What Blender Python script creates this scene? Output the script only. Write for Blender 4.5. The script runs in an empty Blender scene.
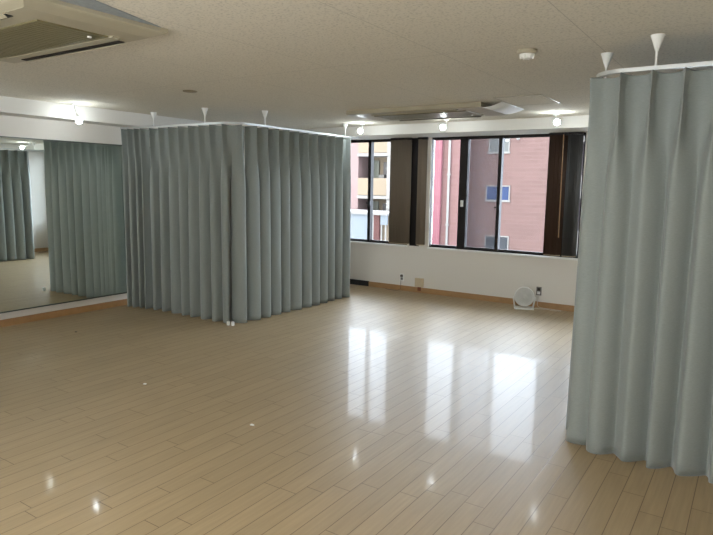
import bpy, bmesh, math, random
from mathutils import Matrix, Vector
random.seed(7)
C = bpy.context.scene.collection
PI = math.pi

# ------------------------------------------------------------ camera
F, YAW, PITCH, ROLL, CAMH = 602.9, 0.5872, 0.13567, 0.015778, 1.6135
fw = Vector((-math.sin(YAW)*math.cos(PITCH), math.cos(YAW)*math.cos(PITCH), -math.sin(PITCH)))
r0 = Vector((math.cos(YAW), math.sin(YAW), 0)); u0 = r0.cross(fw)
rr = math.cos(ROLL)*r0 + math.sin(ROLL)*u0
uu = -math.sin(ROLL)*r0 + math.cos(ROLL)*u0
cd = bpy.data.cameras.new('camera'); cam = bpy.data.objects.new('camera', cd); C.objects.link(cam)
M = Matrix.Identity(4)
for i in range(3):
    M[i][0] = rr[i]; M[i][1] = uu[i]; M[i][2] = -fw[i]
M[2][3] = CAMH
cam.matrix_world = M
cd.sensor_width = 36; cd.lens = 36*F/713; cd.clip_start = .02; cd.clip_end = 500
bpy.context.scene.camera = cam

# ------------------------------------------------------------ world, exposure
w = bpy.data.worlds.new('overcast_sky'); bpy.context.scene.world = w; w.use_nodes = True
bg = w.node_tree.nodes['Background']
SKY_N, SKY_S = 8.2, 5.3        # overcast sky strength: beyond the windows in view, then behind the camera
_n = w.node_tree.nodes; _l = w.node_tree.links
_tc = _n.new('ShaderNodeTexCoord'); _sx = _n.new('ShaderNodeSeparateXYZ'); _l.new(_tc.outputs['Generated'], _sx.inputs[0])
_mr = _n.new('ShaderNodeMapRange'); _mr.interpolation_type = 'SMOOTHSTEP'; _l.new(_sx.outputs['Y'], _mr.inputs[0])
_mr.inputs[1].default_value = -.7; _mr.inputs[2].default_value = .1; _mr.inputs[3].default_value = SKY_S; _mr.inputs[4].default_value = SKY_N
_l.new(_mr.outputs[0], bg.inputs[1])
_mc = _n.new('ShaderNodeMix'); _mc.data_type = 'RGBA'; _mc.inputs[6].default_value = (1, .97, .93, 1); _mc.inputs[7].default_value = (.80, .88, 1, 1)
_mq = _n.new('ShaderNodeMapRange'); _l.new(_sx.outputs['Y'], _mq.inputs[0]); _mq.inputs[1].default_value = -.7; _mq.inputs[2].default_value = .1
_l.new(_mq.outputs[0], _mc.inputs[0]); _l.new(_mc.outputs[2], bg.inputs[0])
vs = bpy.context.scene.view_settings
vs.view_transform = 'Standard'; vs.look = 'None'; vs.gamma = 1; vs.use_curve_mapping = False
vs.exposure = 1.14
BULB = 58.0

# ------------------------------------------------------------ materials
def lin(c):
    return tuple(((v/255)/12.92 if v/255 <= .04045 else ((v/255+.055)/1.055)**2.4) for v in c)
def mat(name, col, rough=.6, metal=0, spec=.5, emis=None, es=0, noise=None, bump=None, coat=0):
    """noise=(scale, amount) mottles the colour; bump=(scale, strength)"""
    m = bpy.data.materials.new(name); m.use_nodes = True
    nt = m.node_tree; b = nt.nodes['Principled BSDF']
    col = lin(col) if max(col) > 1 else col
    b.inputs['Base Color'].default_value = (*col, 1)
    b.inputs['Roughness'].default_value = rough; b.inputs['Metallic'].default_value = metal
    b.inputs['Specular IOR Level'].default_value = spec
    if coat: b.inputs['Coat Weight'].default_value = coat; b.inputs['Coat Roughness'].default_value = .05
    if emis: b.inputs['Emission Color'].default_value = (*emis, 1); b.inputs['Emission Strength'].default_value = es
    if noise or bump:
        tc = nt.nodes.new('ShaderNodeNewGeometry')
    if noise:
        n = nt.nodes.new('ShaderNodeTexNoise'); n.inputs['Scale'].default_value = noise[0]; n.inputs['Detail'].default_value = 4
        nt.links.new(tc.outputs['Position'], n.inputs['Vector'])
        mx = nt.nodes.new('ShaderNodeMix'); mx.data_type = 'RGBA'
        a = noise[1]
        mx.inputs[6].default_value = (*[v*(1-a) for v in col], 1); mx.inputs[7].default_value = (*[min(1, v*(1+a)) for v in col], 1)
        nt.links.new(n.outputs['Fac'], mx.inputs[0]); nt.links.new(mx.outputs[2], b.inputs['Base Color'])
    if bump:
        n = nt.nodes.new('ShaderNodeTexNoise'); n.inputs['Scale'].default_value = bump[0]; n.inputs['Detail'].default_value = 3
        nt.links.new(tc.outputs['Position'], n.inputs['Vector'])
        bp = nt.nodes.new('ShaderNodeBump'); bp.inputs['Strength'].default_value = bump[1]; bp.inputs['Distance'].default_value = .004
        nt.links.new(n.outputs['Fac'], bp.inputs['Height']); nt.links.new(bp.outputs[0], b.inputs['Normal'])
    return m

def floor_mat():
    m = bpy.data.materials.new('laminate_floor'); m.use_nodes = True
    nt = m.node_tree; N = nt.nodes.new; lk = nt.links.new; b = nt.nodes['Principled BSDF']
    g = N('ShaderNodeNewGeometry'); sp = N('ShaderNodeSeparateXYZ'); lk(g.outputs['Position'], sp.inputs[0])
    def mth(op, a, bb=None, c=None):
        n = N('ShaderNodeMath'); n.operation = op
        for i, v in enumerate((a, bb, c)):
            if v is None: continue
            if isinstance(v, (int, float)): n.inputs[i].default_value = v
            else: lk(v, n.inputs[i])
        return n.outputs[0]
    W = .1087; LEN = .91
    ux = mth('DIVIDE', mth('ADD', sp.outputs['X'], .27+W*200), W)
    row = mth('FLOOR', ux); fx = mth('SUBTRACT', ux, row)
    wn = N('ShaderNodeTexWhiteNoise'); wn.noise_dimensions = '1D'; lk(row, wn.inputs['W'])
    vy = mth('ADD', mth('DIVIDE', sp.outputs['Y'], LEN), mth('ADD', wn.outputs['Value'], 20))
    col = mth('FLOOR', vy); fy = mth('SUBTRACT', vy, col)
    dx = mth('MULTIPLY', mth('MINIMUM', fx, mth('SUBTRACT', 1, fx)), W)
    dy = mth('MULTIPLY', mth('MINIMUM', fy, mth('SUBTRACT', 1, fy)), LEN)
    d = mth('MINIMUM', dx, dy)
    gap = N('ShaderNodeMapRange'); gap.inputs[1].default_value = .0009; gap.inputs[2].default_value = .003; lk(d, gap.inputs[0])
    wn2 = N('ShaderNodeTexWhiteNoise'); wn2.noise_dimensions = '2D'
    cb = N('ShaderNodeCombineXYZ'); lk(row, cb.inputs[0]); lk(col, cb.inputs[1]); lk(cb.outputs[0], wn2.inputs['Vector'])
    # grain, stretched along the plank
    mp = N('ShaderNodeMapping'); mp.inputs['Scale'].default_value = (60, 3, 1); lk(g.outputs['Position'], mp.inputs[0])
    gr = N('ShaderNodeTexNoise'); gr.inputs['Scale'].default_value = 1; gr.inputs['Detail'].default_value = 5; lk(mp.outputs[0], gr.inputs['Vector'])
    mx = N('ShaderNodeMix'); mx.data_type = 'RGBA'; lk(wn2.outputs['Value'], mx.inputs[0])
    mx.inputs[6].default_value = (*lin((174, 152, 117)), 1); mx.inputs[7].default_value = (*lin((181, 158, 122)), 1)
    m2 = N('ShaderNodeMix'); m2.data_type = 'RGBA'; m2.blend_type = 'MULTIPLY'; m2.inputs[0].default_value = .35
    lk(mx.outputs[2], m2.inputs[6]); lk(gr.outputs['Fac'], m2.inputs[7])
    m3 = N('ShaderNodeMix'); m3.data_type = 'RGBA'; lk(gap.outputs[0], m3.inputs[0])
    m3.inputs[6].default_value = (*lin((106, 86, 60)), 1); lk(m2.outputs[2], m3.inputs[7])
    lk(m3.outputs[2], b.inputs['Base Color'])
    # worn wax: roughness varies in scuffs
    sc = N('ShaderNodeTexNoise'); sc.inputs['Scale'].default_value = 2.2; sc.inputs['Detail'].default_value = 8; sc.inputs['Distortion'].default_value = 1.5
    lk(g.outputs['Position'], sc.inputs['Vector'])
    rg = N('ShaderNodeMapRange'); rg.inputs[1].default_value = .3; rg.inputs[2].default_value = .75; rg.inputs[3].default_value = .045; rg.inputs[4].default_value = .12
    lk(sc.outputs['Fac'], rg.inputs[0]); lk(rg.outputs[0], b.inputs['Coat Roughness']); b.inputs['Coat Weight'].default_value = .15; b.inputs['Coat IOR'].default_value = 1.45
    b.inputs['Roughness'].default_value = .46; b.inputs['Specular IOR Level'].default_value = .55
    wv = N('ShaderNodeTexNoise'); wv.inputs['Scale'].default_value = 14; wv.inputs['Detail'].default_value = 2; lk(g.outputs['Position'], wv.inputs['Vector'])
    hh = mth('ADD', mth('MULTIPLY', gap.outputs[0], 1), mth('MULTIPLY', wv.outputs['Fac'], .35))
    hh = mth('ADD', hh, mth('MULTIPLY', wn2.outputs['Value'], .2))
    bp = N('ShaderNodeBump'); bp.inputs['Strength'].default_value = .22; bp.inputs['Distance'].default_value = .001
    lk(hh, bp.inputs['Height']); lk(bp.outputs[0], b.inputs['Normal']); lk(bp.outputs[0], b.inputs['Coat Normal'])
    return m

def ceiling_mat():
    m = mat('pitted_ceiling_board', (176, 164, 146), .95, spec=.2)
    nt = m.node_tree; N = nt.nodes.new; lk = nt.links.new; b = nt.nodes['Principled BSDF']
    g = N('ShaderNodeNewGeometry')
    n = N('ShaderNodeTexNoise'); n.inputs['Scale'].default_value = 70; n.inputs['Detail'].default_value = 3; lk(g.outputs['Position'], n.inputs['Vector'])
    r = N('ShaderNodeMapRange'); r.inputs[1].default_value = .34; r.inputs[2].default_value = .48; lk(n.outputs['Fac'], r.inputs[0])
    br = N('ShaderNodeTexBrick'); br.offset = 0; br.inputs['Scale'].default_value = 1
    br.inputs['Brick Width'].default_value = 1.82; br.inputs['Row Height'].default_value = .91; br.inputs['Mortar Size'].default_value = .0025
    mp = N('ShaderNodeMapping'); mp.inputs['Location'].default_value = (.02, .89+1.82, 0); mp.inputs['Rotation'].default_value = (0, 0, PI/2)
    lk(g.outputs['Position'], mp.inputs[0]); lk(mp.outputs[0], br.inputs['Vector'])
    c0 = lin((214, 207, 191))
    mx = N('ShaderNodeMix'); mx.data_type = 'RGBA'; mx.inputs[6].default_value = (*[v*.78 for v in c0], 1); mx.inputs[7].default_value = (*c0, 1)
    lk(r.outputs[0], mx.inputs[0])
    m2 = N('ShaderNodeMix'); m2.data_type = 'RGBA'; m2.inputs[7].default_value = (*[v*.7 for v in c0], 1)
    lk(br.outputs['Fac'], m2.inputs[0]); lk(mx.outputs[2], m2.inputs[6]); lk(m2.outputs[2], b.inputs['Base Color'])
    bp = N('ShaderNodeBump'); bp.inputs['Strength'].default_value = .3; bp.inputs['Distance'].default_value = .002
    lk(r.outputs[0], bp.inputs['Height']); lk(bp.outputs[0], b.inputs['Normal'])
    return m

def brick_mat(name, c1, c2, mortar, bw=.5, rh=.16):
    m = mat(name, c1, .85)
    nt = m.node_tree; N = nt.nodes.new; lk = nt.links.new; b = nt.nodes['Principled BSDF']
    g = N('ShaderNodeNewGeometry'); sp = N('ShaderNodeSeparateXYZ'); lk(g.outputs['Position'], sp.inputs[0])
    ad = N('ShaderNodeMath'); ad.operation = 'ADD'; lk(sp.outputs['X'], ad.inputs[0]); lk(sp.outputs['Y'], ad.inputs[1])
    cb = N('ShaderNodeCombineXYZ'); lk(ad.outputs[0], cb.inputs[0]); lk(sp.outputs['Z'], cb.inputs[1])
    br = N('ShaderNodeTexBrick'); br.inputs['Scale'].default_value = 1; br.inputs['Brick Width'].default_value = bw; br.inputs['Row Height'].default_value = rh
    br.inputs['Mortar Size'].default_value = .012
    br.inputs['Color1'].default_value = (*lin(c1), 1); br.inputs['Color2'].default_value = (*lin(c2), 1); br.inputs['Mortar'].default_value = (*lin(mortar), 1)
    lk(cb.outputs[0], br.inputs['Vector']); lk(br.outputs['Color'], b.inputs['Base Color'])
    return m

def cloth_mat():
    m = bpy.data.materials.new('grey_green_curtain_cloth'); m.use_nodes = True
    nt = m.node_tree; N = nt.nodes.new; lk = nt.links.new; b = nt.nodes['Principled BSDF']
    g = N('ShaderNodeNewGeometry')
    mp = N('ShaderNodeMapping'); mp.inputs['Scale'].default_value = (60, 60, 420); lk(g.outputs['Position'], mp.inputs[0])
    n = N('ShaderNodeTexNoise'); n.inputs['Scale'].default_value = 1; n.inputs['Detail'].default_value = 3; lk(mp.outputs[0], n.inputs['Vector'])
    c = lin((139, 145, 142))
    mx = N('ShaderNodeMix'); mx.data_type = 'RGBA'; mx.inputs[6].default_value = (*[v*.82 for v in c], 1); mx.inputs[7].default_value = (*[v*1.15 for v in c], 1)
    lk(n.outputs['Fac'], mx.inputs[0]); lk(mx.outputs[2], b.inputs['Base Color'])
    b.inputs['Roughness'].default_value = .75; b.inputs['Specular IOR Level'].default_value = .25
    b.inputs['Sheen Weight'].default_value = .25; b.inputs['Sheen Roughness'].default_value = .4
    bp = N('ShaderNodeBump'); bp.inputs['Strength'].default_value = .2; bp.inputs['Distance'].default_value = .001
    lk(n.outputs['Fac'], bp.inputs['Height']); lk(bp.outputs[0], b.inputs['Normal'])
    return m

def glass_mat(name, tint=(.86, .88, .89), refl=.06):
    m = bpy.data.materials.new(name); m.use_nodes = True
    nt = m.node_tree; nt.nodes.clear(); N = nt.nodes.new; lk = nt.links.new
    o = N('ShaderNodeOutputMaterial'); t = N('ShaderNodeBsdfTransparent'); t.inputs[0].default_value = (*tint, 1)
    gl = N('ShaderNodeBsdfGlossy'); gl.inputs['Roughness'].default_value = .01
    fr = N('ShaderNodeFresnel'); fr.inputs[0].default_value = 1.2
    mx = N('ShaderNodeMixShader'); lk(fr.outputs[0], mx.inputs[0]); lk(t.outputs[0], mx.inputs[1]); lk(gl.outputs[0], mx.inputs[2]); lk(mx.outputs[0], o.inputs[0])
    return m

def screen_mat():
    m = bpy.data.materials.new('insect_mesh'); m.use_nodes = True
    nt = m.node_tree; nt.nodes.clear(); N = nt.nodes.new; lk = nt.links.new
    o = N('ShaderNodeOutputMaterial'); t = N('ShaderNodeBsdfTransparent')
    d = N('ShaderNodeBsdfDiffuse'); d.inputs[0].default_value = (.16, .16, .18, 1)
    mx = N('ShaderNodeMixShader'); mx.inputs[0].default_value = .36
    lk(t.outputs[0], mx.inputs[1]); lk(d.outputs[0], mx.inputs[2]); lk(mx.outputs[0], o.inputs[0])
    return m

m_floor = floor_mat(); m_ceil = ceiling_mat(); m_cloth = cloth_mat()
m_wall = mat('white_wallpaper', (222, 217, 209), .8, spec=.3, bump=(120, .25))
m_outer = mat('grey_render', (150, 148, 144), .85)
m_beam = mat('white_beam_paint', (222, 219, 212), .7, spec=.3, bump=(140, .2))
m_base = mat('brown_wood_baseboard', (168, 130, 88), .5, noise=(14, .2))
m_black = mat('black_trim', (22, 20, 20), .5)
m_frame = mat('dark_bronze_aluminium', (26, 20, 18), .55, spec=.3)
m_glass = glass_mat('window_glass'); m_screen = screen_mat()
m_steel = mat('white_rail_aluminium', (190, 192, 190), .35, metal=.25)
m_white = mat('white_plastic', (232, 232, 228), .35)
m_ivory = mat('ivory_plastic', (166, 158, 136), .45, noise=(5, .05))
m_olive = mat('olive_beige_grille', (112, 104, 74), .42)
m_dark = mat('dark_slot', (26, 20, 15), .7)
m_slat_taupe = mat('taupe_slat_fabric', (112, 100, 86), .85, noise=(90, .08))
m_slat_brown = mat('dark_brown_slat_fabric', (64, 44, 30), .8, noise=(90, .08))
m_slat_grey = mat('charcoal_slat_fabric', (84, 82, 80), .8, noise=(90, .08))
m_beige = mat('beige_plastic', (196, 178, 148), .5)
m_bulb = mat('lit_bulb', (255, 255, 255), .4, emis=(.86, .95, 1), es=BULB)
m_mirror = bpy.data.materials.new('mirror_silver'); m_mirror.use_nodes = True
_b = m_mirror.node_tree.nodes['Principled BSDF']
_b.inputs['Base Color'].default_value = (.88, .93, .89, 1); _b.inputs['Metallic'].default_value = 1; _b.inputs['Roughness'].default_value = .012

# ------------------------------------------------------------ helpers
def box(bm, x0, x1, y0, y1, z0, z1):
    r = bmesh.ops.create_cube(bm, size=1)
    for v in r['verts']:
        v.co = Vector(((x0+x1)/2+v.co.x*(x1-x0), (y0+y1)/2+v.co.y*(y1-y0), (z0+z1)/2+v.co.z*(z1-z0)))
    return r['verts']
def B(*a):
    bm = bmesh.new()
    for t in a: box(bm, *t)
    return bm
def cyl(bm, p0, p1, r1, r2=None, n=20, caps=True):
    p0 = Vector(p0); p1 = Vector(p1); r2 = r1 if r2 is None else r2
    d = p1-p0; q = d.to_track_quat('Z', 'Y').to_matrix().to_4x4()
    bmesh.ops.create_cone(bm, cap_ends=caps, cap_tris=False, segments=n, radius1=r1, radius2=r2, depth=d.length, matrix=Matrix.Translation((p0+p1)/2) @ q)
def lathe(bm, prof, n=32, mtx=None):
    """prof: list of (r, z) about local Z"""
    rings = []
    for r, z in prof:
        rings.append([bm.verts.new((r*math.cos(2*PI*k/n), r*math.sin(2*PI*k/n), z)) for k in range(n)])
    for a, b_ in zip(rings, rings[1:]):
        for k in range(n): bm.faces.new((a[k], a[(k+1) % n], b_[(k+1) % n], b_[k]))
    bm.faces.new(rings[0][::-1]); bm.faces.new(rings[-1])
    if mtx: bmesh.ops.transform(bm, matrix=mtx, verts=[v for r in rings for v in r])
def tube(bm, pts, r, n=10):
    pts = [Vector(p) for p in pts]; rings = []
    for i, p in enumerate(pts):
        t = (pts[min(i+1, len(pts)-1)]-pts[max(i-1, 0)]).normalized()
        up = Vector((0, 0, 1)) if abs(t.z) < .95 else Vector((1, 0, 0))
        a = t.cross(up).normalized(); b_ = t.cross(a)
        rings.append([bm.verts.new(p+a*r*math.cos(2*PI*k/n)+b_*r*math.sin(2*PI*k/n)) for k in range(n)])
    for a, b_ in zip(rings, rings[1:]):
        for k in range(n): bm.faces.new((a[k], b_[k], b_[(k+1) % n], a[(k+1) % n]))
    bm.faces.new(rings[0]); bm.faces.new(rings[-1][::-1])
def obj(name, bm, m, parent=None, smooth=False, bevel=0):
    me = bpy.data.meshes.new(name)
    if bevel: bmesh.ops.bevel(bm, geom=bm.edges[:], offset=bevel, segments=2, affect='EDGES', profile=.6)
    bmesh.ops.recalc_face_normals(bm, faces=bm.faces[:]); bm.to_mesh(me); bm.free()
    o = bpy.data.objects.new(name, me); C.objects.link(o); me.materials.append(m)
    if smooth:
        for p in me.polygons: p.use_smooth = True
        try: me.set_sharp_from_angle(angle=math.radians(40))
        except Exception: pass
    if parent:
        o.parent = parent; o.matrix_parent_inverse = Matrix.Translation(parent.location).inverted()
    return o
def struct(name, bm, m, parent=None, **k):
    o = obj(name, bm, m, parent, **k)
    if not parent: o['kind'] = 'structure'
    return o
def tag(o, label, cat, group=None):
    o['label'] = label; o['category'] = cat
    if group: o['group'] = group
    return o
def thing(name, label, cat, loc, group=None):
    o = bpy.data.objects.new(name, None); C.objects.link(o); o.location = loc; o.empty_display_size = .1
    return tag(o, label, cat, group)
def copy_tree(root, loc):
    r = root.copy(); C.objects.link(r); r.location = loc
    for ch in list(root.children):
        c = ch.copy(); C.objects.link(c); c.parent = r
        for g in ch.children:
            d = g.copy(); C.objects.link(d); d.parent = c
    return r

# ------------------------------------------------------------ room shell
D, XL, XR, YF, H = 8.117, -6.868, .35, -.6, 2.46
ZB = 2.325     # underside of the beam over the windows
struct('floor', B((XL-.2, XR+.2, YF-.2, D+.2, -.2, 0)), m_floor)
struct('ceiling', B((XL-.2, XR+.2, YF-.2, D+.2, H, H+.15)), m_ceil)
struct('wall_left', B((XL-.15, XL, YF-.15, D+.2, 0, H)), m_wall)
struct('wall_right', B((XR, XR+.15, YF-.15, D+.2, 0, H)), m_wall)
FW0, FW1 = .85, 2.3      # unseen window band behind the camera, added to brighten the room
struct('wall_front', B((XL, XR, YF-.15, YF, 0, FW0), (XL, XR, YF-.15, YF, FW1, H), (XL, -4.0, YF-.15, YF, FW0, FW1), (.1, XR, YF-.15, YF, FW0, FW1)), m_wall)
struct('added_outer_mass', B((-22, 14, YF-.2, D+.2, H+.15, 26), (-22, XL-.2, YF-.2, D+.2, -8.5, H+.15), (XR+.2, 14, YF-.2, D+.2, -8.5, H+.15), (XL-.2, XR+.2, YF-.2, D+.2, -8.5, -.2)), m_outer)  # unseen building mass, added to keep the sky behind off the facades outside
WZ0, WZ1 = .71, 2.325
W1 = (-6.62, -4.48); W2 = (-4.11, -1.93); W3 = (-1.78, .22)
struct('wall_back', B((XL, XR, D, D+.105, 0, WZ0), (XL, XR, D, D+.105, WZ1, H),
                      (XL, W1[0], D, D+.105, WZ0, WZ1), (W1[1], W2[0], D, D+.105, WZ0, WZ1), (W2[1], W3[0], D, D+.105, WZ0, WZ1), (W3[1], XR, D, D+.105, WZ0, WZ1)), m_wall)
struct('trim_1', B((XL, XR, 7.45, D, ZB, H)), m_beam)                 # beam above the windows
struct('trim_2', B((XL, -6.55, YF, 7.45, 2.30, H)), m_beam)           # beam above the mirror
struct('trim_3', B((-4.43, -4.27, D-.012, D, WZ0, ZB)), m_frame)    # dark post on the pier between the windows
struct('trim_4', B((W1[0]-.03, W1[1]+.01, D-.03, D+.06, WZ0-.025, WZ0), (W2[0]-.01, W3[1]+.03, D-.03, D+.06, WZ0-.025, WZ0)), m_white, bevel=.003)
struct('baseboard_back', B((-5.154, XR, D-.012, D, 0, .08)), m_base)
struct('trim_5', B((XL, -5.154, D-.014, D, 0, .085)), m_black)
struct('baseboard_left', B((XL, XL+.012, YF, D-.014, 0, .078)), m_base)
struct('baseboard_right', B((XR-.012, XR, YF, D-.012, 0, .08)), m_base)
struct('baseboard_front', B((XL+.012, XR-.012, YF, YF+.012, 0, .08)), m_base)

def window(n, x0, x1, bars, latch, screen=None):
    root = bpy.data.objects.new('window_%d' % n, None); C.objects.link(root); root.location = ((x0+x1)/2, D, WZ0); root['kind'] = 'structure'
    y0, y1 = D+.02, D+.10; f = .02
    obj('window_frame', B((x0, x1, y0, y1, WZ0, WZ0+f), (x0, x1, y0, y1, WZ1-f, WZ1), (x0, x0+(.005 if n == 2 else f), y0, y1, WZ0+f, WZ1-f), (x1-f, x1, y0, y1, WZ0+f, WZ1-f)), m_frame, root)
    edges = [x0+f]
    for c, hw, h in bars:
        s = obj('sash_stile', B((c-hw, c+hw, y0-.01, y1-.01, WZ0+f, WZ1-f)), m_frame, root)
        if h == 'catch': obj('sash_handle', B((c-.012, c+.03, y0-.03, y0-.01, 1.30, 1.37), (c-.05, c, y0-.022, y0-.012, 1.325, 1.345)), m_black, s)
        if h == 'latch': obj('sash_latch', B((c-.02, c+.02, y0-.028, y0-.01, 1.33, 1.42)), m_white, s, bevel=.003)
        edges += [c-hw, c+hw]
    edges.append(x1-f)
    for i in range(0, len(edges), 2):
        obj('pane', B((edges[i], edges[i+1], D+.06, D+.066, WZ0+f, WZ1-f)), m_glass, root)
        obj('sash_rail', B((edges[i], edges[i+1], D+.045, D+.08, WZ0+f, WZ0+f+.018), (edges[i], edges[i+1], D+.045, D+.08, WZ1-f-.018, WZ1-f)), m_frame, root)
    if screen: obj('insect_screen', B((screen[0], screen[1], D+.084, D+.086, WZ0+f, WZ1-f)), m_screen, root)
    return root
window(1, *W1, [(-5.93, .025, None), (-5.19, .026, 'catch')], None)
window(2, *W2, [(-3.595, .06, 'latch'), (-3.056, .024, 'catch'), (-2.12, .05, None)], None, screen=(-3.53, -3.09))

window(3, *W3, [(-.78, .03, 'catch')], None)  # added window hidden by the near curtain, brings more daylight into that end
root = bpy.data.objects.new('window_4', None); C.objects.link(root); root.location = (-2.95, YF, FW0); root['kind'] = 'structure'  # added window out of view, lets fill daylight in from behind the camera
_f = [(-4.0, .1, YF-.1, YF-.04, FW0, FW0+.04), (-4.0, .1, YF-.1, YF-.04, FW1-.04, FW1)]
obj('window_frame', B(*_f, *[(x-.025, x+.025, YF-.1, YF-.04, FW0+.04, FW1-.04) for x in (-3.975, -2.63, -1.28, .075)]), m_frame, root)
for a in (-3.95, -2.605, -1.255): obj('pane', B((a, a+1.295, YF-.075, YF-.069, FW0+.04, FW1-.04)), m_glass, root)

# mirror sheet on the left wall, leaning by a hair as hung
def mx(y, z): return -6.846 - .010*(y-4.2) - .004*(z-1.1)
root = thing('wall_mirror', 'long frameless wall mirror along the left wall, reflecting grey curtains', 'mirror', (-6.85, 2.8, .167))
bm = bmesh.new(); t = .006; my0, my1, mz0, mz1 = .3, 5.6, .17, 2.066
fr_ = [bm.verts.new((mx(y, z), y, z)) for y, z in ((my0, mz0), (my1, mz0), (my1, mz1), (my0, mz1))]
bk = [bm.verts.new((v.co.x-t, v.co.y, v.co.z)) for v in fr_]
bm.faces.new(fr_); bm.faces.new(bk[::-1])
for i in range(4): bm.faces.new((fr_[i], bk[i], bk[(i+1) % 4], fr_[(i+1) % 4]))
obj('mirror_glass', bm, m_mirror, root)
m_edge = mat('dark_mirror_channel', (92, 98, 94), .4, metal=.6)
for z0, z1 in ((mz0-.012, mz0+.002), (mz1-.002, mz1+.01)):
    bm = bmesh.new(); vv = []
    for y in (my0, my1):
        for z in (z0, z1): vv += [bm.verts.new((mx(y, z)+.004, y, z)), bm.verts.new((XL, y, z))]
    for q in ((0, 1, 3, 2), (4, 6, 7, 5), (0, 2, 6, 4), (1, 5, 7, 3), (2, 3, 7, 6), (0, 4, 5, 1)): bm.faces.new([vv[i] for i in q])
    obj('mirror_channel', bm, m_edge, root)

# ------------------------------------------------------------ curtain rails and curtains
def path_pts(corners, r, step=.01):
    """polyline with each inner corner rounded; returns dense list of (x, y)"""
    out = [Vector(corners[0])]
    for i in range(1, len(corners)-1):
        p, a, b_ = Vector(corners[i]), Vector(corners[i-1]), Vector(corners[i+1])
        da = (a-p).normalized(); db = (b_-p).normalized()
        c = p+(da+db)*r; s = p+da*r; e = p+db*r
        for k in range(17):
            ang = k/16*PI/2
            out.append(c + (s-c)*math.cos(ang) + (e-c)*math.sin(ang))
    out.append(Vector(corners[-1]))
    return out
class Path:
    def __init__(s, pts, side):
        s.p = pts; s.L = [0]; s.side = side
        for a, b_ in zip(pts, pts[1:]): s.L.append(s.L[-1]+(b_-a).length)
    def at(s, t):
        t = max(0, min(s.L[-1]-1e-6, t)); i = 0
        while s.L[i+1] < t: i += 1
        f = (t-s.L[i])/(s.L[i+1]-s.L[i])
        return s.p[i].lerp(s.p[i+1], f)
    def nrm(s, t):
        a = s.at(t-.03); b_ = s.at(t+.03); d = (b_-a).normalized()
        return Vector((d.y, -d.x))*s.side
RZ = 2.285
def rail(name, path, label, stems, cat='curtain rail'):
    x, y = path.at(path.L[-1]/2)
    root = thing(name, label, cat, (x, y, RZ))
    bm = bmesh.new(); rings = []
    for i, p in enumerate(path.p):
        t = path.L[i]; n = path.nrm(t)
        q = [(-.011, RZ-.012), (.011, RZ-.012), (.012, RZ+.010), (-.012, RZ+.010)]
        rings.append([bm.verts.new((p.x+n.x*a, p.y+n.y*a, z)) for a, z in q])
    for a, b_ in zip(rings, rings[1:]):
        for k in range(4): bm.faces.new((a[k], a[(k+1) % 4], b_[(k+1) % 4], b_[k]))
    bm.faces.new(rings[0]); bm.faces.new(rings[-1])
    obj('track', bm, m_steel, root)
    for sx, sy in stems:
        bm = bmesh.new(); cyl(bm, (sx, sy, RZ+.010), (sx, sy, H-.07), .0065, n=12)
        s = obj('hanger_rod', bm, m_white, root, smooth=True)
        bm = bmesh.new(); cyl(bm, (sx, sy, H-.085), (sx, sy, H-.006), .009, .036, 20); cyl(bm, (sx, sy, H-.006), (sx, sy, H), .038, .038, 20)
        obj('ceiling_cup', bm, m_white, s, smooth=True)
    return root

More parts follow.
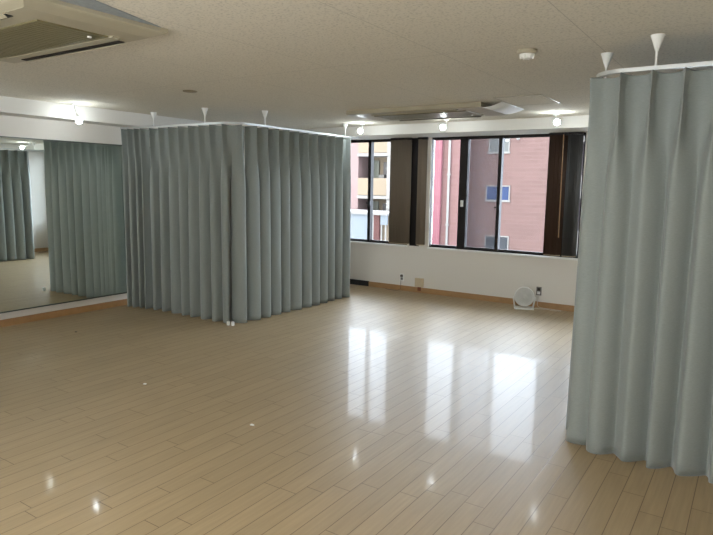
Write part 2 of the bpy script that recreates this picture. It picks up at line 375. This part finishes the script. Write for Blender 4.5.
def curtain(name, path, s0, s1, sp, label, amp=.048, seed=1, zt=2.262, zb=.001, gather=None, group=None, phase0=0.0, nz=52, lean0=.3, omega=.03, hd=.075, soft=.004):
    rnd = random.Random(seed)
    npl = max(1, round((s1-s0)/sp)); per = 28; n = npl*per
    wob = [rnd.uniform(-1, 1) for _ in range(npl+2)]; am = [rnd.uniform(.75, 1.25) for _ in range(npl+2)]
    drift = [rnd.uniform(-1, 1) for _ in range(npl+2)]
    def itp(a, u):
        i = int(u); f = u-i; f = f*f*(3-2*f); return a[min(i, npl+1)]*(1-f)+a[min(i+1, npl+1)]*f
    zs = []
    for j in range(nz+1):
        q = j/nz
        zs.append(zt-(zt-zb)*(q**1.35))
    bm = bmesh.new(); rows = []
    for z in zs:
        h = zt-z; row = []
        grow = min(1, max(0, (h-.12)/.6)); grow = grow*grow*(3-2*grow)
        top = max(0, 1-h/.30)
        low = h/(zt-zb)
        for i in range(n+1):
            u = i/per + phase0; u += .10*math.sin(2*PI*u); ph = 2*PI*(u-.5); s = s0+(s1-s0)*(u-phase0)/npl
            spc = (s1-s0)/npl
            A = amp*itp(am, max(0, u))*(.9+.25*low)
            # lower drape: soft folds that lean to one side
            lean = lean0+.2*itp(wob, max(0, u))
            d_low = A*(-1.2+2.2*(math.cos(ph/2)**2+soft)**.5)
            s_low = omega*spc*math.sin(ph) + lean*A*math.cos(ph) + .018*low*itp(drift, max(0, u))
            # heading: flat cloth with a narrow pinched pleat at ph = 0
            c = (ph+PI) % (2*PI)-PI
            wid = .34+.45*max(0, 1-h/.075)**1.5+1.5*(min(1, max(0, h-.09)/.55))**1.2
            pin = math.exp(-(c/wid)**2)
            d_top = hd*(.9*pin) + .007*math.cos(9*c)*pin*max(0, 1-h/.16) - .016 - hd*.42*(1-pin)*(.6-.4*math.cos(c))
            s_top = -.06*spc*math.sin(ph)
            d = d_top*(1-grow)+d_low*grow; ds = s_top*(1-grow)+s_low*grow
            hem = 0
            ds *= min(1, i/(per*.45), (n-i)/(per*.45)); t = s+ds; p = path.at(t); nn = path.nrm(s)
            # keep ends inside the track's run when the path is clamped
            row.append(bm.verts.new((p.x+nn.x*(d+.004), p.y+nn.y*(d+.004), z+hem+(.004*math.cos(ph) if h < .001 else 0))))
        rows.append(row)
    for a, b_ in zip(rows, rows[1:]):
        for k in range(n): bm.faces.new((a[k], b_[k], b_[k+1], a[k+1]))
    o = obj(name, bm, m_cloth, None, smooth=True)
    for p in o.data.polygons: p.use_smooth = True
    md = o.modifiers.new('thickness', 'SOLIDIFY'); md.thickness = .0025; md.offset = 0
    return tag(o, label, 'curtain', group)

# enclosure beside the mirror
P1 = Path([Vector((XL+.04, 4.825)), Vector((-6.66, 4.84)), Vector((-6.5, 4.88))] + path_pts([(-6.3, 4.915), (-4.93, 4.915), (-4.93, 7.40)], .2), 1)
rail('curtain_rail', P1, 'white curved curtain rail hung from the ceiling over the enclosure beside the mirror',
     [(-6.30, 4.915), (-5.39, 4.915), (-4.93, 5.42), (-4.93, 7.07)])
L1 = P1.L[-1]
curtain('pleated_curtain', P1, .02, .42, .10, 'narrow bunched grey-green curtain against the mirror wall', amp=.06, seed=3)
curtain('pleated_curtain', P1, .43, 2.02, .178, 'grey-green pleated curtain facing the room, left of the enclosure corner', amp=.062, seed=12)
curtain('pleated_curtain', P1, 2.027, L1-.18, .19, 'grey-green pleated curtain running from enclosure corner towards the windows', amp=.060, seed=21)
# enclosure in the near right corner
P2 = Path(path_pts([(XR-.01, 3.80), (-.89, 3.80), (-.89, 7.40)], .17), -1)
rail('curtain_rail', P2, 'near curved curtain rail hung from the ceiling at the right edge of the picture',
     [(-.555, 3.80), (-.89, 4.15), (-.89, 5.8), (-.89, 7.1)])
curtain('pleated_curtain', P2, .02, 1.30, .163, 'near grey-green pleated curtain filling the right edge of the picture', amp=.05, seed=5, lean0=.2, omega=.0, soft=.06)
curtain('pleated_curtain', P2, 1.307, P2.L[-1]-.40, .19, 'grey-green pleated side curtain running towards the windows, seen in the mirror', amp=.062, seed=9)

# ------------------------------------------------------------ ceiling air conditioners
def air_con(cx, cy, label, flap=False, prof=((0, H), (0, H-.022), (.012, H-.03), (.09, H-.048), (.11, H-.05))):
    root = thing('ceiling_air_conditioner', label, 'air conditioner', (cx, cy, H), 'ceiling cassette air conditioners')
    hx, hy = .82, .405
    bm = bmesh.new(); rings = []
    for ix, z in prof:
        rings.append([bm.verts.new((cx+sx*(hx-ix), cy+sy*(hy-min(ix, .06)), z)) for sx, sy in ((1, 1), (-1, 1), (-1, -1), (1, -1))])
    for a, b_ in zip(rings, rings[1:]):
        for k in range(4): bm.faces.new((a[k], a[(k+1) % 4], b_[(k+1) % 4], b_[k]))
    bm.faces.new(rings[0]); bm.faces.new(rings[-1])
    obj('face_panel', bm, m_ivory, root)
    z = H-.05
    for s in (1, -1):
        yc = cy+s*.312
        sl = obj('air_slot', B((cx-.53, cx+.53, yc-.019, yc+.019, z-.004, z+.006)), m_dark, root, bevel=.002)
        bm = B((cx-.525, cx+.525, -.011, .011, -.0015, .0015)); bmesh.ops.rotate(bm, verts=bm.verts, cent=(0, 0, 0), matrix=Matrix.Rotation(s*.5, 3, 'X'))
        bmesh.ops.translate(bm, verts=bm.verts, vec=(0, yc+s*.018, z-.008)); obj('louver', bm, m_ivory, sl)
    bm = B((cx-.57, cx+.57, cy-.20, cy+.20, z-.008, z+.005))
    gr = obj('intake_grille', bm, m_olive, root, bevel=.003)
    bm = bmesh.new()
    for k in range(26):
        x = cx-.53+k*1.06/25
        box(bm, x-.003, x+.003, cy-.17, cy+.17, z-.0092, z-.008)
    obj('grille_fins', bm, m_olive, gr)
    bm = B((cx-.60, cx+.60, cy+.205, cy+.255, z-.009, z+.004)); obj('grille_edge', bm, m_ivory, root, bevel=.004)
    bm = bmesh.new(); cyl(bm, (cx+.50, cy+.13, z-.014), (cx+.50, cy+.13, z-.008), .012, n=16); obj('latch', bm, m_white, gr, smooth=True)
    if flap:
        bm = bmesh.new(); prof = []
        for k in range(9):
            a = k/8; prof.append((cx+hx+.002+.20*a, H-.048+.044*a**2.2))
        top = [bm.verts.new((x, cy-.36, z_)) for x, z_ in prof]; bot = [bm.verts.new((x, cy+.30, z_)) for x, z_ in prof]
        for k in range(8): bm.faces.new((top[k], top[k+1], bot[k+1], bot[k]))
        o = obj('side_deflector', bm, mat('pale_blue_plastic', (216, 217, 214), .4), root, smooth=True)
        md = o.modifiers.new('thickness', 'SOLIDIFY'); md.thickness = .004
    return root
air_con(-3.24, 6.24, 'far ceiling air conditioner in front of the windows', flap=True, prof=((0, H), (0, H-.044), (.008, H-.049), (.045, H-.05)))
near = air_con(-3.66, 1.925, 'near ceiling air conditioner cut off by the top left corner of the picture')
band = mat('grey_blue_side_band', (142, 148, 150), .6, noise=(40, .25))
bm = bmesh.new()
v0 = [bm.verts.new(p) for p in ((-2.845, 1.52, H-.004), (-2.62, 1.52, H-.004), (-2.835, 2.28, H-.004))]
v1 = [bm.verts.new((v.co.x, v.co.y, H)) for v in v0]
bm.faces.new(v0); bm.faces.new(v1[::-1])
for i in range(3): bm.faces.new((v0[i], v1[i], v1[(i+1) % 3], v0[(i+1) % 3]))
obj('sealing_strip', bm, band, near)

# ceiling hatch, smoke detector, blank plate
root = thing('ceiling_hatch', 'thin-edged square access hatch in the ceiling beside the far air conditioner', 'hatch', (-2.02, 5.95, H))
obj('hatch_panel', B((-2.20, -1.77, 5.64, 6.24, H-.003, H)), m_ceil, root)
bm = B((-2.215, -2.20, 5.625, 6.255, H-.004, H), (-1.77, -1.755, 5.625, 6.255, H-.004, H), (-2.20, -1.77, 5.625, 5.64, H-.004, H), (-2.20, -1.77, 6.24, 6.255, H-.004, H))
obj('hatch_rim', bm, m_ivory, root)
root = thing('smoke_detector', 'round smoke detector with a beige base on the ceiling left of the near curtain', 'smoke detector', (-1.29, 3.81, H))
T = Matrix.Translation((-1.29, 3.81, H)) @ Matrix.Rotation(PI, 4, 'X')
bm = bmesh.new(); lathe(bm, [(.058, 0), (.06, .006), (.058, .02), (.05, .026)], 36, T); obj('base', bm, m_ivory, root, smooth=True)
bm = bmesh.new(); lathe(bm, [(.046, .024), (.044, .038), (.034, .05), (.014, .056)], 36, T)
hd = obj('sensor_head', bm, m_white, root, smooth=True)
for k in range(8):
    bm = bmesh.new()
    a = k*PI/4; cyl(bm, T @ Vector((.044*math.cos(a), .044*math.sin(a), .03)), T @ Vector((.040*math.cos(a), .040*math.sin(a), .052)), .004, n=8)
    obj('guard_rib', bm, m_white, hd)
bm = bmesh.new(); lathe(bm, [(.066, 0), (.068, .003), (.062, .008), (.03, .01)], 36, Matrix.Translation((-4.525, 3.948, H)) @ Matrix.Rotation(PI, 4, 'X'))
tag(obj('ceiling_plate', bm, mat('tan_cover_plate', (134, 122, 98), .6), smooth=True), 'small tan round cover plate on the ceiling above the corner enclosure', 'cover plate')

# ------------------------------------------------------------ spotlights
def spot(mount, bulb, label):
    mxv, b = Vector(mount), Vector(bulb)
    root = thing('ceiling_spotlight', label, 'spotlight', mount, 'ceiling spotlights')
    bm = bmesh.new(); cyl(bm, mxv-Vector((0, 0, .012)), mxv, .032, .034, 24); obj('ceiling_flange', bm, m_white, root, smooth=True)
    elbow = mxv+Vector((0, 0, -.055)); d = (b-elbow).normalized()
    bm = bmesh.new(); cyl(bm, mxv-Vector((0, 0, .012)), elbow, .006, n=10)
    cyl(bm, elbow-d*.004, b-d*.075, .0065, n=10) if (b-elbow).length > .085 else None
    obj('arm', bm, m_white, root, smooth=True)
    q = Matrix.Translation(b) @ d.to_track_quat('Z', 'Y').to_matrix().to_4x4()
    bm = bmesh.new(); lathe(bm, [(.014, -.085), (.017, -.08), (.018, -.045), (.02, -.032)], 24, q); obj('lamp_holder', bm, m_white, root, smooth=True)
    bm = bmesh.new(); lathe(bm, [(.018, -.034), (.03, -.012), (.034, .006), (.031, .02), (.02, .03), (.006, .034)], 20, q); obj('bulb', bm, m_bulb, root, smooth=True)
    return root
spot((-6.40, 3.95, H), (-6.35, 3.96, 2.272), 'lit white spotlight hanging in front of the beam above the mirror')
spot((-6.40, 2.55, H), (-6.35, 2.57, 2.272), 'lit spotlight above the mirror, nearer the camera')
spot((-4.74, 7.22, H), (-4.67, 7.06, 2.352), 'lit spotlight by the window beam, leftmost, beside the curtained enclosure')
spot((-3.43, 7.18, H), (-3.408, 7.03, 2.352), 'lit spotlight by the window beam, below the far air conditioner')
spot((-2.06, 7.20, H), (-1.996, 7.03, 2.352), 'lit spotlight by the window beam, right of the far air conditioner')
spot((-.55, 7.20, H), (-.52, 7.05, 2.352), 'lit spotlight behind the near curtain, seen only in the mirror')

# ------------------------------------------------------------ vertical blinds drawn into stacks
def blind(x0, x1, n, m, label, ang=1.15, wand=None, y=D-.10):
    root = thing('vertical_blind', label, 'vertical blind', ((x0+x1)/2, y, ZB), 'vertical blinds')
    obj('headrail', B((x0-.01, x1+.01, y-.02, y+.02, ZB-.035, ZB-.001)), m_frame, root)
    rnd = random.Random(int(-x0*100))
    w_ = .045
    for k in range(n):
        x = x0+w_*math.cos(ang)+(x1-x0-2*w_*math.cos(ang))*(k/(n-1))
        a = ang+rnd.uniform(-.12, .12)
        bm = bmesh.new(); cols = []
        for j in range(7):
            s = (j/6-.5)*2; cx_ = s*w_; bow = .007*(1-s*s)
            px = x+cx_*math.cos(a)-bow*math.sin(a); py = y+cx_*math.sin(a)+bow*math.cos(a)
            cols.append((bm.verts.new((px, py, ZB-.03)), bm.verts.new((px, py, WZ0+.035))))
        for p, q in zip(cols, cols[1:]): bm.faces.new((p[0], q[0], q[1], p[1]))
        sl = obj('slat', bm, m, root, smooth=True)
        md = sl.modifiers.new('thickness', 'SOLIDIFY'); md.thickness = .0012
        dx, dy = math.cos(a), math.sin(a)
        bm = bmesh.new(); cyl(bm, (x-dx*w_*.7, y-dy*w_*.7, WZ0+.03), (x+dx*w_*.7, y+dy*w_*.7, WZ0+.03), .006, n=8); obj('slat_weight', bm, m_beige, sl)
    if wand:
        bm = bmesh.new(); cyl(bm, (wand, y-.06, ZB-.03), (wand+.012, y-.06, .98), .007, n=10); obj('wand', bm, mat('tan_wand', (150, 112, 72), .5), root, smooth=True)
        obj('wand_bracket', B((wand-.006, wand+.006, y-.066, y-.015, ZB-.032, ZB-.02)), m_frame, root)
blind(-4.73, -4.40, 11, m_slat_taupe, 'taupe vertical blind stacked left of the dark post between the windows', ang=.75)
blind(-4.262, -4.135, 6, m_slat_taupe, 'taupe vertical blind stacked right of the dark post between the windows', ang=.6)
blind(-2.35, -2.135, 10, m_slat_brown, 'dark brown vertical blind stacked at the right end of the window', ang=.8, wand=-2.165)
blind(-2.11, -1.94, 9, m_slat_grey, 'charcoal vertical blind stack beside the near curtain edge', ang=1.1)

# ------------------------------------------------------------ small things along the window wall
def fan():
    x, y = -2.54, 7.90
    root = thing('circulator_fan', 'round white circulator fan standing on the floor below the windows', 'fan', (x, y, 0))
    yaw = .42
    T0 = Matrix.Translation((x, y, 0)) @ Matrix.Rotation(yaw, 4, 'Z')
    def TT(bm): bmesh.ops.transform(bm, matrix=T0, verts=bm.verts[:]); return bm
    obj('base', TT(B((-.125, .125, -.075, .075, 0, .022))), m_white, root, bevel=.006)
    for s in (-1, 1):
        bm = bmesh.new(); pts = [(s*.118, 0, .01), (s*.128, 0, .07), (s*.138, 0, .14), (s*.138, 0, .165)]
        tube(bm, pts, .011, 10); obj('side_arm', TT(bm), m_white, root, smooth=True)
    tilt = Matrix.Translation((0, 0, .165)) @ Matrix.Rotation(PI/2-.1, 4, 'X')
    bm = bmesh.new(); n = 48; prof = [(.112, -.05), (.128, -.03), (.132, 0), (.128, .02), (.118, .026), (.108, .022), (.112, -.05)]
    rings = [[bm.verts.new((r*math.cos(2*PI*k/n), r*math.sin(2*PI*k/n), z)) for k in range(n)] for r, z in prof[:-1]]
    rings.append(rings[0])
    for a, b_ in zip(rings, rings[1:]):
        for k in range(n): bm.faces.new((a[k], a[(k+1) % n], b_[(k+1) % n], b_[k]))
    bmesh.ops.transform(bm, matrix=tilt, verts=bm.verts[:]); obj('housing_ring', TT(bm), m_white, root, smooth=True)
    bm = bmesh.new()
    for r in [.036+.0095*i for i in range(8)]:
        tube(bm, [(r*math.cos(a*PI/18), r*math.sin(a*PI/18), .026+.012*(1-r/.11)) for a in range(37)], .0022, 5)
    for k in range(24):
        a = k*PI/12; tube(bm, [(.03*math.cos(a), .03*math.sin(a), .034), (.11*math.cos(a+.35), .11*math.sin(a+.35), .023)], .0022, 5)
    bmesh.ops.transform(bm, matrix=tilt, verts=bm.verts[:]); g = obj('grille', TT(bm), m_white, root)
    bm = bmesh.new(); lathe(bm, [(.036, .028), (.036, .036), (.03, .042), (.01, .044)], 28, tilt); obj('hub_cap', TT(bm), m_white, g, smooth=True)
    bm = bmesh.new(); lathe(bm, [(.03, -.03), (.03, .015), (.02, .02)], 24, tilt)
    for k in range(5):
        a0 = k*2*PI/5; vs_ = []
        for r in (.025, .06, .098):
            for da, dz in ((0, -.012), (.75, .012)):
                vs_.append(bm.verts.new(tilt @ Vector((r*math.cos(a0+da), r*math.sin(a0+da), dz-.008))))
        for q in ((0, 2, 3, 1), (2, 4, 5, 3)): bm.faces.new([vs_[i] for i in q])
    bm2 = TT(bm); o = obj('blades', bm2, mat('pale_grey_blade', (226, 226, 222), .4), root); md = o.modifiers.new('t', 'SOLIDIFY'); md.thickness = .002
    bm = bmesh.new(); lathe(bm, [(.02, -.105), (.06, -.095), (.092, -.07), (.112, -.046), (.112, -.04)], 36, tilt); obj('motor_housing', TT(bm), m_white, root, smooth=True)
    bm = bmesh.new()
    pts = [(-2.43, 7.95, .008), (-2.36, 8.0, .005), (-2.27, 8.03, .004), (-2.18, 7.99, .004), (-2.08, 8.04, .004), (-2.2, 8.07, .004), (-2.36, 8.085, .006), (-2.412, 8.09, .03), (-2.412, 8.088, .12), (-2.412, 8.085, .185)]
    sm = []
    for i in range(len(pts)-1):
        p0, p1, p2, p3 = [Vector(pts[max(0, min(len(pts)-1, i+k))]) for k in (-1, 0, 1, 2)]
        for k in range(6):
            t_ = k/6; sm.append(.5*((2*p1)+(p2-p0)*t_+(2*p0-5*p1+4*p2-p3)*t_*t_+(3*p1-p0-3*p2+p3)*t_**3))
    tube(bm, sm, .003, 8); obj('power_cord', bm, mat('pale_cord', (205, 200, 190), .5), root, smooth=True)
fan()
def outlet(x, z, plate, sockets, label):
    root = thing('wall_outlet', label, 'outlet', (x, D, z), 'outlets under the windows')
    obj('cover_plate', B((x-.035, x+.035, D-.008, D, z-.058, z+.058)), plate, root, bevel=.002)
    for dz, m in sockets: obj('socket', B((x-.02, x+.02, D-.011, D-.007, z+dz-.019, z+dz+.019)), m, root)
    return root
outlet(-2.412, .225, mat('grey_steel_plate', (120, 118, 114), .4, metal=.4), [(.025, m_black), (-.025, m_white)], 'grey outlet plate on the wall right of the white fan')
o = outlet(-4.548, .205, m_white, [(.026, m_black), (-.02, mat('grey_socket', (120, 120, 122), .5))], 'white outlet plate with black plug left of the beige box')
bm = bmesh.new(); box(bm, -4.562, -4.534, D-.035, D-.0112, .216, .246)
tube(bm, [(-4.548, D-.03, .22), (-4.55, D-.03, .16), (-4.553, D-.03, .09), (-4.556, D-.03, .02), (-4.59, D-.06, .005), (-4.66, D-.08, .004), (-4.75, D-.07, .004), (-4.82, D-.04, .004)], .003, 8)
tag(obj('plug_cord', bm, mat('dark_grey_cord', (60, 58, 58), .5), smooth=True), 'black plug and thin cord hanging from the white outlet to the floor', 'cord')
root = thing('junction_box', 'beige box mounted low on the wall right of the white outlet plate', 'box', (-4.232, D, .09))
obj('box_cover', B((-4.30, -4.165, D-.045, D, .09, .225)), m_beige, root, bevel=.005)
obj('cable_entry', B((-4.255, -4.205, D-.035, D-.013, .03, .09)), mat('brown_cable_cover', (120, 66, 36), .5), root, bevel=.003)

# small white blocks poking out under the curtain corner, scraps on the floor
for i, (x, y, lab) in enumerate(((-4.955, 4.815, 'left small white block on the floor under the enclosure corner curtain'), (-4.905, 4.835, 'right small white block on the floor under the enclosure corner curtain'))):
    bm = B((x-.014, x+.014, y-.014, y+.014, 0, .045))
    tag(obj('white_block', bm, m_white, bevel=.002), lab, 'block', 'white blocks under the curtain corner')
def scrap(x, y, s, m, label):
    bm = bmesh.new(); rnd = random.Random(int(x*100))
    lathe(bm, [(s, 0), (s*.8, s*.35), (s*.3, s*.45)], 7)
    for v in bm.verts: v.co.x *= 1.4*rnd.uniform(.8, 1.2); v.co.x += x; v.co.y += y
    tag(obj('floor_scrap', bm, m), label, 'scrap')
scrap(-4.0, 2.962, .013, m_white, 'tiny white scrap on the floor left of centre')
scrap(-2.725, 2.852, .013, m_white, 'tiny white scrap on the floor in the middle of the room')
scrap(-6.014, 3.604, .012, m_black, 'tiny dark speck on the floor near the mirror wall')

# ------------------------------------------------------------ buildings outside
m_brick = brick_mat('pink_brown_brick', (109, 86, 83), (102, 80, 77), (116, 95, 91), .6, .2)
m_pink = brick_mat('pink_tile', (127, 81, 91), (124, 77, 86), (133, 91, 99), .6, .6)
m_pink2 = brick_mat('salmon_tile', (115, 86, 86), (111, 83, 81), (119, 94, 91), .6, .2)
m_cream = mat('cream_render', (126, 114, 98), .85, noise=(.8, .05))
m_winblue = mat('blue_window_film', (35, 54, 94), .25)
m_wingrey = mat('grey_window_glass', (52, 56, 62), .2)
m_winpale = mat('pale_window_glass', (93, 96, 96), .3)
m_deep = mat('dark_balcony_glass', (42, 38, 42), .4)  # dark glass for balcony doors and tower windows
m_out = mat('white_concrete', (130, 129, 127), .8)
m_paleblue = mat('pale_blue_sheet', (106, 115, 125), .6)
m_rust = mat('brown_red_column', (78, 46, 44), .8)
GZ = -8.5
struct('ground', B((-70, 30, D+1.5, 75, GZ-.3, GZ)), mat('asphalt', (84, 84, 84), .9, noise=(.5, .1)))

def ext_window(root, x0, x1, z0, z1, yf, mglass, name='window'):
    f = obj(name, B((x0-.08, x1+.08, yf-.06, yf+.02, z0-.1, z0), (x0-.05, x1+.05, yf-.05, yf+.02, z1, z1+.06), (x0-.05, x0, yf-.05, yf+.02, z0, z1), (x1, x1+.05, yf-.05, yf+.02, z0, z1), ((x0+x1)/2-.02, (x0+x1)/2+.02, yf-.04, yf+.02, z0, z1)), m_out, root)
    obj('pane', B((x0, x1, yf-.02, yf+.01, z0, z1)), mglass, f)
A = thing('brick_building', 'pinkish brick building with small windows, seen through the right-hand window', 'building', (-11, 30, GZ))
obj('wall', B((-13.04, -8.68, 30, 33.6, GZ, 5.2)), m_brick, A)
obj('parapet', B((-13.03, -8.63, 29.95, 33.65, 5.2, 5.5)), m_out, A)
ext_window(A, -11.85, -10.85, 3.42, 4.35, 30, m_winpale)
ext_window(A, -11.9, -10.72, .98, 1.66, 30, m_winblue)
ext_window(A, -11.85, -10.66, -1.72, -.92, 30, m_wingrey)
for z in (-4.4, -7): ext_window(A, -11.85, -10.85, z, z+.9, 30, m_wingrey)
bm = bmesh.new(); tube(bm, [(-10.35, 30, 4.05), (-10.35, 29.8, 4.05), (-10.3, 29.7, 4.0)], .06, 10); obj('vent_hood', bm, m_out, A)
Bb = thing('pink_building', 'bright pink tiled building with a white drainpipe, left of the brick building', 'building', (-14.2, 29, GZ))
obj('wall', B((-14.02, -13.05, 29, 39, GZ, 5.4)), m_pink2, Bb)
obj('pilaster', B((-16.0, -14.02, 28.85, 39, GZ, 5.6)), m_pink, Bb)
bm = bmesh.new(); cyl(bm, (-13.60, 28.93, GZ), (-13.60, 28.93, 5.3), .06, n=12); dp = obj('drainpipe', bm, m_out, Bb, smooth=True)
for z in (4.6, 2.2, -.4, -3): obj('pipe_clamp', B((-13.68, -13.52, 28.86, 29, z, z+.08)), m_out, dp)
# apartment block with balconies
Cc = thing('apartment_building', 'cream apartment block with stacked balconies, seen through the left-hand window', 'building', (-18, 30, GZ))
obj('wall', B((-19.95, -16.1, 31.2, 40, GZ, 5.9)), m_cream, Cc)
obj('pier', B((-20.6, -19.95, 30.0, 40, GZ, 6.1)), mat('mauve_tile', (124, 106, 106), .85), Cc)
obj('end_post', B((-17.95, -17.7, 29.95, 31.2, GZ, 5.9)), m_out, Cc)
for k in range(-4, 2):
    z = .90+2.44*k
    bal = obj('balcony', B((-19.95, -16.1, 29.98, 30.1, z+.15, z+1.14)), m_cream, Cc)
    obj('balcony_slab', B((-19.95, -16.1, 29.9, 31.2, z-.05, z+.12)), m_out, bal)
    obj('balcony_door', B((-18.9, -17.95, 31.12, 31.19, z+.12, z+2.1)), m_deep, Cc)
    obj('balcony_screen', B((-19.9, -19.2, 31.1, 31.18, z+.12, z+2.2)), mat('grey_green_glass', (111, 115, 106), .5), Cc)
    obj('balcony_window', B((-17.6, -16.4, 31.12, 31.19, z+.12, z+2.1)), m_deep, Cc)
    bm = B((-18.75, -18.35, 30.5, 30.8, z+1.2, z+1.6)) if k in (0, 1) else None
    if bm: obj('air_con_box', B((-18.95, -18.6, 30.7, 31.0, z+.12, z+1.35)), m_out, bal)
# low pale-blue annex nearer
Dd = thing('low_annex', 'low pale-blue and white annex roofline in front of the cream apartment block', 'building', (-17.2, 27, GZ))
obj('side_block', B((-20.4, -17.12, 27, 29.6, GZ, .08)), m_paleblue, Dd)
obj('roof_edge', B((-20.5, -16.1, 26.9, 29.7, .08, .2)), m_out, Dd)
obj('front_wall', B((-17.12, -16.1, 27.25, 29.6, GZ, .08)), m_cream, Dd)
obj('column', B((-16.93, -16.58, 27.0, 27.25, GZ, .08)), m_rust, Dd)
obj('parapet_panel', B((-16.5, -16.1, 26.98, 27.06, -.42, .08)), m_paleblue, Dd)
obj('white_panel', B((-17.12, -16.93, 27.0, 27.25, GZ, .08)), m_out, Dd)
for x in (-16.45, -16.2): obj('railing_post', B((x-.03, x+.03, 27.0, 27.06, -1.5, -.42)), m_out, Dd)
# white balconies right of the brick building
Ee = thing('white_building', 'white building with balconies just right of the brick building', 'building', (-9, 34, GZ))
obj('wall', B((-11.0, -6.0, 35.2, 42, GZ, 6.0)), mat('mauve_grey_wall', (90, 83, 90), .8), Ee)
for k in range(-2, 2):
    z = 1.24+3.0*k+.0
    obj('balcony', B((-11.0, -6.0, 34, 34.15, z, z+1.1)), m_out, Ee)
    obj('balcony_slab', B((-11.0, -6.0, 33.95, 35.2, z-.15, z)), m_out, Ee)
# far tower with rows of dark windows
G = thing('distant_tower', 'distant pale tower with a column of dark windows at the left end of the view', 'building', (-42, 60, GZ))
obj('wall', B((-46, -40.2, 60, 66, GZ, 9)), mat('pale_grey_tower', (145, 147, 151), .8), G)
for k in range(14):
    z = 8-1.02*k
    obj('window_bay', B((-41.1, -40.5, 59.9, 60.02, z, z+.55)), m_deep, G)
